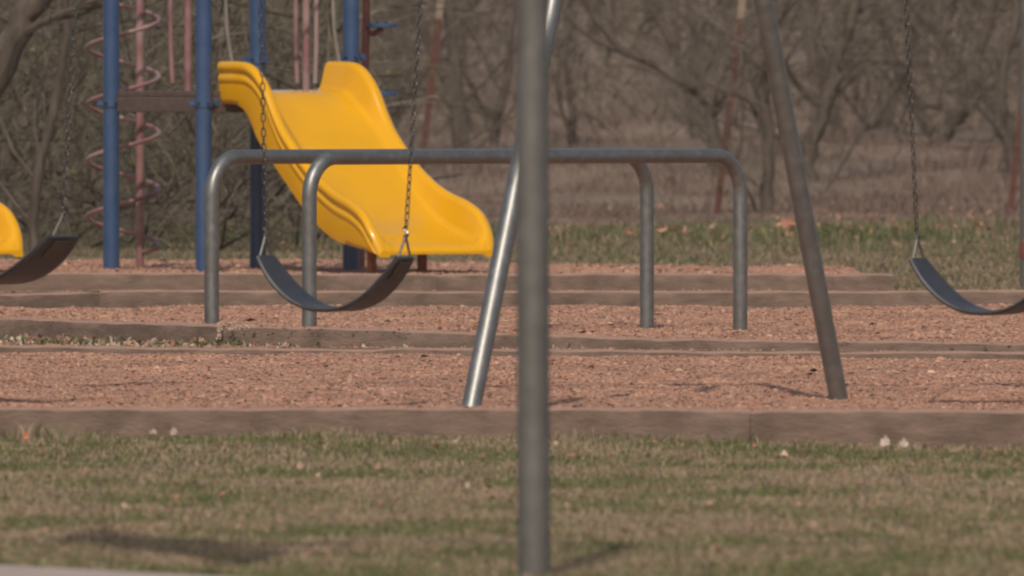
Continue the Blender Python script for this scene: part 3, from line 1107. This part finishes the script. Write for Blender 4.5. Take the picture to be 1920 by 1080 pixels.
def playset(x0, label, full=True):
    near = Vector((x0, 39.45 * K, 0))
    left = near - Vector((eu.x * 0, 0, 0)) + Vector((-es.x, -es.y, 0)) * LD
    right = near + eu * LD
    back = left + eu * LD
    root = empty('playground_set', near, label, 'playground set')
    rl = near

    def B(m, name, mat, parent=None, **k):
        m.v = [(a - rl.x, b - rl.y, c - rl.z) for a, b, c in m.v]
        return m.build(name, mat, parent or root, **k)
    for (c, cols) in ((near, (.935,)), (left, (.935,)), (right, (.935, 1.175)), (back, (.935, 1.165))):
        m = MB().tube([c + Vector((0, 0, -.3)), c + Vector((0, 0, .5)), c + Vector((0, 0, 1.5)), c + Vector((0, 0, 2.6))], .0430, 24)
        post = B(m, 'post', M_blue)
        m = MB().tube([c + Vector((0, 0, 2.6)), c + Vector((0, 0, 2.63)), c + Vector((0, 0, 2.65))], [.046, .04, .015], 20)
        B(m, 'cap', M_blue, post)
        for zc in cols:
            m = MB()
            m.tube([c + Vector((0, 0, zc - .02)), c + Vector((0, 0, zc + .02))], .050, 24)
            for dd in (eu, -es):
                sg = 1 if (back - c).dot(dd) > 0 or c is near else -1
                q = c + dd * .062 * sg
                m.box((q.x, q.y, zc), (.05, .02, .036), math.atan2(dd.y, dd.x), .003)
            q = c - eu * .03 + es * .055
            m.box((c.x - .058, c.y - .01, zc), (.03, .03, .03), 0, .003)
            B(m, 'collar', M_blue, post)
            for an in (-2.1, -1.1, .2):
                q = c + Vector((math.cos(an), math.sin(an), 0)) * .05
                B(MB().tube([q + Vector((0, 0, zc)), q + Vector((math.cos(an), math.sin(an), 0)) * .009 + Vector((0, 0, zc))], .007, 8), 'bolt', M_chain, post)
    # deck: a plate with folded skirts
    cen = (near + back) / 2
    m = MB()
    m.box((cen.x, cen.y, .985), (LD - .02, LD - .02, .03), A33, .004)
    deck = B(m, 'deck', M_deck)
    for (p, q) in ((near, left), (near, right), (left, back), (right, back)):
        mid = (p + q) / 2
        t = (q - p).normalized()
        inn = (cen - mid).normalized()
        mid = mid + inn * .012
        m = MB().box((mid.x, mid.y, .928), (LD - .10, .022, .080), math.atan2(t.y, t.x), .004)
        B(m, 'deck_skirt', M_deck, deck)
    sc = (near + right) / 2
    s0 = Vector((sc.x + .008, sc.y, 0)) + es * .045
    sl = slide(root, (s0.x - rl.x, s0.y - rl.y))
    if not full:
        return root
    # barriers of faded red bars on the two back edges
    for (p, q, off) in ((left, back, .108), (back, right, .10)):
        mid = (p + q) / 2
        t = (q - p).normalized()
        mid = mid + t * .02
        br = B(MB().tube([mid + Vector((0, 0, .99)), mid + Vector((0, 0, 2.2))], .0205, 16), 'barrier_post', M_pink)
        B(MB().tube([mid + Vector((0, 0, .985)), mid + Vector((0, 0, 1.0))], .031, 16), 'flange', M_pink, br)
        for s in (-1, 1):
            b0 = mid + t * off * s
            B(MB().tube([b0 + t * s * -.012 + Vector((0, 0, 1.04)), b0 + t * s * -.008 + Vector((0, 0, 1.1)), b0 + Vector((0, 0, 1.25)), b0 + Vector((0, 0, 2.1))], .0125, 12), 'barrier_bar', M_pink)
        B(MB().tube([p + Vector((0, 0, 2.15)), q + Vector((0, 0, 2.15))], .018, 12), 'barrier_top_rail', M_pink)
    # spiral climber beside the back left post
    d = 39.45 + .66
    ax = Vector((XD(231, d), d * K, 0))
    pr = .19
    ppx = XD(262, d) - ax.x
    po = Vector((XD(262, d), d * K + .06, 0))
    m = MB().tube([po + Vector((0, 0, -.3)), po + Vector((0, 0, 2.5))], .0225, 16)
    cp = B(m, 'climber_pole', M_pink)
    pts = []
    per = .299
    for k in range(0, 8 * 28 + 1):
        u = k / 28
        # going down: right end, front half to the left, back half to the right
        an = -2 * math.pi * u
        z = 2.273 - per * u
        pts.append(ax + Vector((pr * math.cos(an), pr * math.sin(an), z)))
    m = MB().tube([p for p in pts if p.z > .16], .0115, 12)
    B(m, 'spiral_rail', M_pink)
    e = [p for p in pts if p.z > .16][-1]
    m = MB().tube([e, po + Vector((0, 0, e.z - .03))], .0130, 12)
    B(m, 'spiral_end', M_pink)
    # step climber at the right
    d = 39.45 + .55
    b0 = Vector((XD(677, d), d * K, 0))
    path = [b0 + Vector((0, 0, -.3)), b0 + Vector((0, 0, .3)), b0 + Vector((.02, 0, .9)), b0 + Vector((.03, 0, 1.6)), b0 + Vector((.03, 0, 2.3))]
    sp = B(MB().tube(path, .021, 14), 'step_pole', M_maroon)
    for i, z in enumerate((.30, .64, .985, 1.345, 1.70)):
        c = Vector((XD(717, d), d * K - .02, z))
        m = MB().tube([c + Vector((0, 0, -.012)), c + Vector((0, 0, -.009)), c + Vector((0, 0, .009)), c + Vector((0, 0, .012))], [.080, .084, .084, .080], 24)
        st = B(m, 'step', M_blue)
        q = b0 + Vector((.02, 0, z - .03))
        B(MB().tube([q, (q + c) / 2 + Vector((0, 0, -.03)), c + Vector((0, 0, -.014))], .016, 10), 'bracket', M_maroon, st)
        for a in (-.025, .02):
            B(MB().tube([c + Vector((a, -.03, .012)), c + Vector((a, -.03, .020))], .009, 8), 'bolt', M_chain, st)
    return root


playset(XD(382, 39.45), 'blue posted playground set with yellow slide and faded red spiral climber')
playset(XD(382, 39.45) - 2.43, 'second playground set, only its yellow slide corner showing at left edge', full=False)


# ------------------------------------------------------------------ wire fence with leaning posts
fence = empty('wire_fence', (0, 58.0 * K, 0), 'wire fence on leaning red steel posts with pale tips before the wood', 'fence')
fd = 58.0
tops = []
for (xt, xb, yb) in ((264, 224, 425), (827, 779, 418), (1393, 1343, 412), (1938, 1893, 412), (2500, 2450, 412)):
    b = P(xb, yb, fd)
    t = P(xt, -4, fd)
    ax = (t - b)
    b2 = b - ax * .2
    m = MB()
    w = .030
    n_ = ax.normalized()
    ux = Vector((1, 0, 0))
    uy = n_.cross(ux).normalized()

    def tee(p, q, k=1.0):
        for (c0, sx, sy) in ((Vector((0, 0, 0)), .026 * k, .005 * k), (uy * .016, .005 * k, .016 * k)):
            vs = []
            for e in (p, q):
                for (a, c) in ((-1, -1), (1, -1), (1, 1), (-1, 1)):
                    vs.append(e + c0 + ux * (a * sx) + uy * (c * sy))
            m.add(vs, [(3, 2, 1, 0), (4, 5, 6, 7), (0, 1, 5, 4), (1, 2, 6, 5), (2, 3, 7, 6), (3, 0, 4, 7)])
    split = b + ax * .905
    tee(b2, split)
    post = m.build('fence_post', M_tpost, fence, smooth=False, world=fence.location)
    m = MB()
    tee(split + ax * .001, t, 1.03)
    m.build('post_tip', M_tip, post, smooth=False, world=fence.location)
    tops.append((b, t))
for h in (.16, .34, .54, .74, .93):
    pts = []
    for i, (b, t) in enumerate(tops):
        p = b + (t - b) * h + Vector((0, -.035, 0))
        if pts:
            q = pts[-1]
            for s in (.25, .5, .75):
                pts.append(q + (p - q) * s + Vector((0, 0, -.02 * 4 * s * (1 - s))))
        pts.append(p)
    MB().tube(pts, .0022, 5).build('wire', M_wire, fence, world=fence.location)


# ------------------------------------------------------------------ trees
def grow(mt, mc, p, dirv, L, r, lvl, R, up=.25, nmax=3):
    """a wandering branch with side branches; thick ones into mt, thin ones into mc"""
    n = 6 if lvl < 2 else 5
    pts, rad = [p], [r]
    d = dirv.normalized()
    for i in range(n):
        d = (d + Vector((R.gauss(0, .16), R.gauss(0, .16), R.gauss(0, .12) + up * .10))).normalized()
        pts.append(pts[-1] + d * L / n)
        rad.append(r * (1 - .75 * (i + 1) / n))
    sides = 8 if lvl == 0 else (6 if lvl == 1 else (4 if lvl == 2 else 3))
    (mt if lvl < 2 else mc).tube(pts, rad, sides, cap=False)
    if lvl >= nmax:
        return
    kids = R.randint(4, 6) if lvl < 2 else R.randint(3, 5)
    for k in range(kids):
        i = R.randint(1, n - 1) if lvl > 0 else R.randint(2, n)
        a = R.uniform(0, 6.28)
        side = Vector((math.cos(a), math.sin(a) * .8, R.uniform(-.1, .7)))
        t = (pts[min(i + 1, n)] - pts[i - 1]).normalized()
        nd = (t * R.uniform(.25, .8) + side).normalized()
        grow(mt, mc, pts[i], nd, L * R.uniform(.38, .68), max(rad[i] * R.uniform(.4, .65), .0028), lvl + 1, R, up, nmax)


def tree(path, d, radii, label, seed, mat=None, kids=16, group='bare trees at the edge of the wood', spread=1.3, thin=None):
    """path: picture positions from base to top (the top may lie above the picture)"""
    R = random.Random(seed)
    pts = [P(x, y, d) for x, y in path]
    b = pts[0].copy()
    gz = float(ground_z(b.x, d))
    pts.insert(0, Vector((b.x - (pts[1].x - b.x) * .05, d * K, gz - .15)))
    radii = [radii[0] * 1.15] + list(radii)
    # keep growing out of the picture
    t = (pts[-1] - pts[-2]).normalized()
    for k in range(4):
        t = (t + Vector((R.gauss(0, .12), R.gauss(0, .12), .12))).normalized()
        pts.append(pts[-1] + t * .65)
        radii.append(radii[-1] * .78)
    # subdivide with wobble
    P2, R2 = [], []
    for i in range(len(pts) - 1):
        for s in (0, .33, .66):
            q = pts[i] + (pts[i + 1] - pts[i]) * s
            rr = radii[i] + (radii[i + 1] - radii[i]) * s
            if s:
                q = q + Vector((R.gauss(0, .25), R.gauss(0, .25), 0)) * rr
            P2.append(q)
            R2.append(rr)
    P2.append(pts[-1])
    R2.append(radii[-1])
    base = Vector((pts[0].x, d * K, gz))
    root = empty('bare_tree', base, label, 'tree', group)
    mt, mc = MB(), MB()
    mt.tube(P2, R2, 9)
    for k in range(kids):
        i = R.randint(3, len(P2) - 2)
        a = R.uniform(0, 6.28)
        side = Vector((math.cos(a), math.sin(a) * .8, R.uniform(-.05, .8)))
        t = (P2[i + 1] - P2[i - 1]).normalized()
        grow(mt, mc, P2[i], (t * R.uniform(.1, .7) + side), R.uniform(.5, 1.2) * spread, max(.006, R2[i] * R.uniform(.22, .5)), 1, R)
    for m in (mt, mc):
        m.v = [(x - base.x, y - base.y, z - base.z) for x, y, z in m.v]
    mt.build('trunk', mat or M_bark, root)
    mc.build('crown', thin or M_bark_pale, root)
    return root


tree([(-95, 330), (-45, 210), (20, 80), (70, 0), (120, -90)], 44.3, [.11, .09, .085, .08, .07], 'thick dark trunk leaning right across the top left corner', 31, kids=5, thin=M_bark)
tree([(60, 420), (75, 300), (110, 160), (125, 60), (120, -40)], 45.5, [.032, .03, .027, .024, .02], 'slender dark tree just left of the spiral climber', 32, kids=9, thin=M_bark)
tree([(520, 420), (515, 260), (522, 100), (530, -20)], 63, [.04, .04, .035, .03], 'thin tree standing behind the slide entrance', 33, kids=16)
tree([(868, 300), (858, 200), (850, 110), (838, 0), (842, -60)], 70, [.09, .075, .06, .055, .05], 'dark crooked tree right of the leaning red post by the slide', 34, kids=18)
tree([(925, 290), (930, 230), (952, 150), (958, 60), (975, -30)], 72, [.05, .05, .04, .035, .03], 'curved thin tree just left of the near pole', 35, kids=14)
tree([(1343, 330), (1335, 250), (1330, 190), (1235, 125), (1160, 90), (1105, 15), (1085, -40)], 66, [.06, .05, .05, .04, .035, .03, .025], 'tree whose long limb slants up left over the parallel bars', 36, kids=18)
tree([(1362, 330), (1330, 200), (1285, 135), (1255, 75), (1215, 0), (1200, -40)], 68, [.05, .045, .04, .034, .03, .025], 'slanting tree crossing behind the long left leaning limb', 37, kids=14)
tree([(1308, 260), (1303, 140), (1312, 60), (1300, -30)], 74, [.07, .065, .06, .05], 'dark upright trunk between the long limb and the second red post', 38, kids=14)
tree([(1437, 424), (1440, 330), (1442, 250), (1428, 170), (1436, 60), (1440, -30)], 57.5, [.055, .050, .046, .04, .036, .03], 'upright tree on the grass edge left of the swing leg', 39, kids=18)
tree([(1508, 310), (1530, 245), (1555, 180), (1578, 90), (1600, 20), (1625, -50)], 67, [.085, .075, .07, .055, .045, .04], 'dark forked tree leaning right, just right of the swing leg', 40, kids=20)
tree([(1635, 285), (1648, 255), (1682, 170), (1715, 80), (1730, -30)], 76, [.07, .065, .055, .045, .04], 'dark leaning tree behind the right swing chain', 41, kids=14)
tree([(1748, 285), (1768, 258), (1800, 205), (1842, 80), (1870, -20)], 74, [.09, .085, .07, .05, .045], 'darkest leaning stump like trunk right of the right swing chain', 42, kids=16)
tree([(1905, 330), (1893, 275), (1872, 240), (1880, 130), (1905, 40), (1900, -40)], 66, [.05, .05, .045, .04, .04, .035], 'crooked tree near the right edge beside the grey post', 43, kids=16)
tree([(1525, 395), (1552, 350), (1590, 290), (1618, 240), (1640, 200)], 61, [.018, .016, .014, .012, .01], 'thin bent sapling arching up right in front of the forked tree', 44, kids=7, spread=.7)
tree([(1068, 300), (1075, 230), (1060, 120), (1075, -20)], 73, [.045, .04, .035, .03], 'thin tree just right of the near pole', 45, kids=14)
tree([(720, 300), (735, 180), (728, 60), (740, -30)], 71, [.05, .045, .04, .035], 'thin tree behind the blue steps of the playground set', 46, kids=16)


# woodland further back: reads as one mass
mt, mc = MB(), MB()
R = random.Random(99)
for k in range(120):
    d = R.uniform(70, 128)
    x = R.uniform(-1, 1) * (.0735 * d + 1.0)
    gz = float(ground_z(x, d))
    lean = Vector((R.gauss(0, .28), R.gauss(0, .2), 1)).normalized()
    r0 = R.uniform(.03, .085)
    L = R.uniform(3, 5)
    p = Vector((x, d * K, gz - .1))
    n = 7
    pts, rad = [p], [r0]
    t = lean
    for i in range(n):
        t = (t + Vector((R.gauss(0, .12), R.gauss(0, .1), .05))).normalized()
        pts.append(pts[-1] + t * L / n)
        rad.append(r0 * (1 - .6 * (i + 1) / n))
    mt.tube(pts, rad, 6, cap=False)
    for j in range(11):
        i = R.randint(1, n - 1)
        a = R.uniform(0, 6.28)
        grow(mt, mc, pts[i], Vector((math.cos(a), math.sin(a) * .6, R.uniform(0, .8))), R.uniform(.6, 1.5), rad[i] * R.uniform(.25, .5), 2, R)
tag(mt.build('woodland', M_bark), 'mass of bare trunks filling the wood behind', 'wood', kind='stuff')
tag(mc.build('woodland_twigs', M_bark_pale), 'mass of bare twigs filling the wood behind', 'twigs', kind='stuff')


# thicket twigs: arching canes, one mass
def canes(name, X, Y, Z, Ln, rad, cols, up=.8, arch=1.0):
    n = len(X)
    seg = 5
    a = rng.uniform(0, 6.28, n)
    el = np.clip(rng.normal(up, .45, n), -.5, 1.5)
    dirx, diry, dirz = np.cos(a) * np.cos(el), np.sin(a) * np.cos(el) * .7, np.sin(el)
    pts = np.zeros((n, seg + 1, 3))
    pts[:, 0] = np.stack([X, Y * K, Z], 1)
    bx, by, bz = rng.normal(0, .22, n), rng.normal(0, .2, n), -np.abs(rng.normal(0, .26, n)) * arch
    for s in range(seg):
        st = Ln / seg
        pts[:, s + 1] = pts[:, s] + np.stack([dirx, diry, dirz], 1) * st[:, None]
        dirx, diry, dirz = dirx + bx + rng.normal(0, .1, n), diry + by, dirz + bz + rng.normal(0, .1, n)
        nn = np.sqrt(dirx ** 2 + diry ** 2 + dirz ** 2)
        dirx, diry, dirz = dirx / nn, diry / nn, dirz / nn
    V = np.zeros((n, seg + 1, 3, 3))
    ring = np.array([[1, 0, 0], [-.5, .5, .7], [-.5, .5, -.7]])
    rr = rad[:, None] * np.linspace(1, .35, seg + 1)[None]
    V[:] = pts[:, :, None, :] + ring[None, None] * rr[:, :, None, None]
    f = []
    for s in range(seg):
        for k in range(3):
            k2 = (k + 1) % 3
            f.append([s * 3 + k, s * 3 + k2, s * 3 + 3 + k2, s * 3 + 3 + k])
    f = np.array(f)
    Fc = (f[None] + (np.arange(n) * (seg + 1) * 3)[:, None, None]).reshape(-1, 4)
    o = fast_mesh(name, V.reshape(-1, 3), Fc, M_twig, np.repeat(cols, (seg + 1) * 3, 0), smooth=True)
    return o, pts


def twig_cols(n, pal):
    pal = np.array(pal)
    return pal[rng.integers(0, len(pal), n)] * rng.uniform(.75, 1.25, (n, 1))


TW = [[.10, .078, .059], [.13, .102, .078], [.082, .063, .048], [.115, .088, .067], [.17, .138, .108], [.07, .055, .043]]
n = 15000
Y = 66 + 44 * rng.random(n) ** 1.2
X = rng.uniform(-1, 1, n) * (.0735 * Y + .8)
Z = ground_z(X, Y) + rng.random(n) ** .8 * np.interp(Y, [66, 80, 110], [2.8, 3.0, 2.0])
o, _ = canes('brushwood', X, Y, Z, rng.uniform(.4, 1.3, n), rng.uniform(.003, .009, n), twig_cols(n, TW))
tag(o, 'tangle of bare grey brown brushwood under the trees', 'brushwood', kind='stuff')

# nearer greenish thicket on the left
n = 13000
X = -5.2 + 4.1 * rng.random(n) ** .9
Y = np.interp(X, [-5, -1.5, 0], [45, 46.5, 56]) + 11 * rng.random(n)
Z = ground_z(X, Y) + rng.random(n) ** .9 * np.interp(X, [-5, -1.2, 0], [2.3, 1.9, .5])
TG = [[.13, .112, .076], [.16, .134, .094], [.11, .092, .066], [.15, .124, .094], [.18, .148, .112]]
o, pts = canes('thicket', X, Y, Z, rng.uniform(.35, 1.1, n), rng.uniform(.002, .006, n), twig_cols(n, TG), up=.7, arch=1.1)
tag(o, 'greenish brown tangled thicket behind the playground set at left', 'thicket', kind='stuff')
n2 = 420
X = -5.0 + 3.9 * rng.random(n2)
Y = np.interp(X, [-5, -1.1], [44.6, 46.2]) + 5 * rng.random(n2)
Z = ground_z(X, Y) + rng.random(n2) ** 1.3 * 1.6
o, _ = canes('thicket_stems', X, Y, Z, rng.uniform(.6, 1.7, n2), rng.uniform(.006, .014, n2), twig_cols(n2, [[.05, .04, .03], [.075, .06, .046], [.15, .122, .095], [.10, .08, .06]]), up=.75, arch=.8)
tag(o, 'dark bent stems in the thicket behind the playground set', 'thicket', kind='stuff')
k = 9000
src = pts[rng.integers(0, n, k), rng.integers(2, 6, k)]
keep = wav(src[:, 0] * 1.0, src[:, 2] * 1.0, .9) > .05
src = src[keep]
tag(leaf_litter('thicket_leaves', src[:, 0], src[:, 1] / K, src[:, 2], rng.uniform(.010, .026, len(src)), [[.13, .125, .045], [.16, .15, .06], [.11, .105, .05], [.19, .16, .08]], 1.2),
    'sparse small green buds and leaves in the left thicket', 'leaves', kind='stuff')


# ------------------------------------------------------------------ haze
hz = MB().box((0, 900, 23), (640, 2000, 50)).build('haze', None, smooth=False)
hm = bpy.data.materials.new('haze')
hm.use_nodes = True
hn = hm.node_tree.nodes
hn.remove(hn['Principled BSDF'])
pv = hn.new('ShaderNodeVolumePrincipled')
pv.inputs['Color'].default_value = (.94, .80, .62, 1)
pv.inputs['Density'].default_value = 0.00034
hm.node_tree.links.new(pv.outputs[0], hn['Material Output'].inputs['Volume'])
hz.data.materials.append(hm)
tag(hz, 'thin pale haze in the air over the whole place', 'haze', kind='stuff')
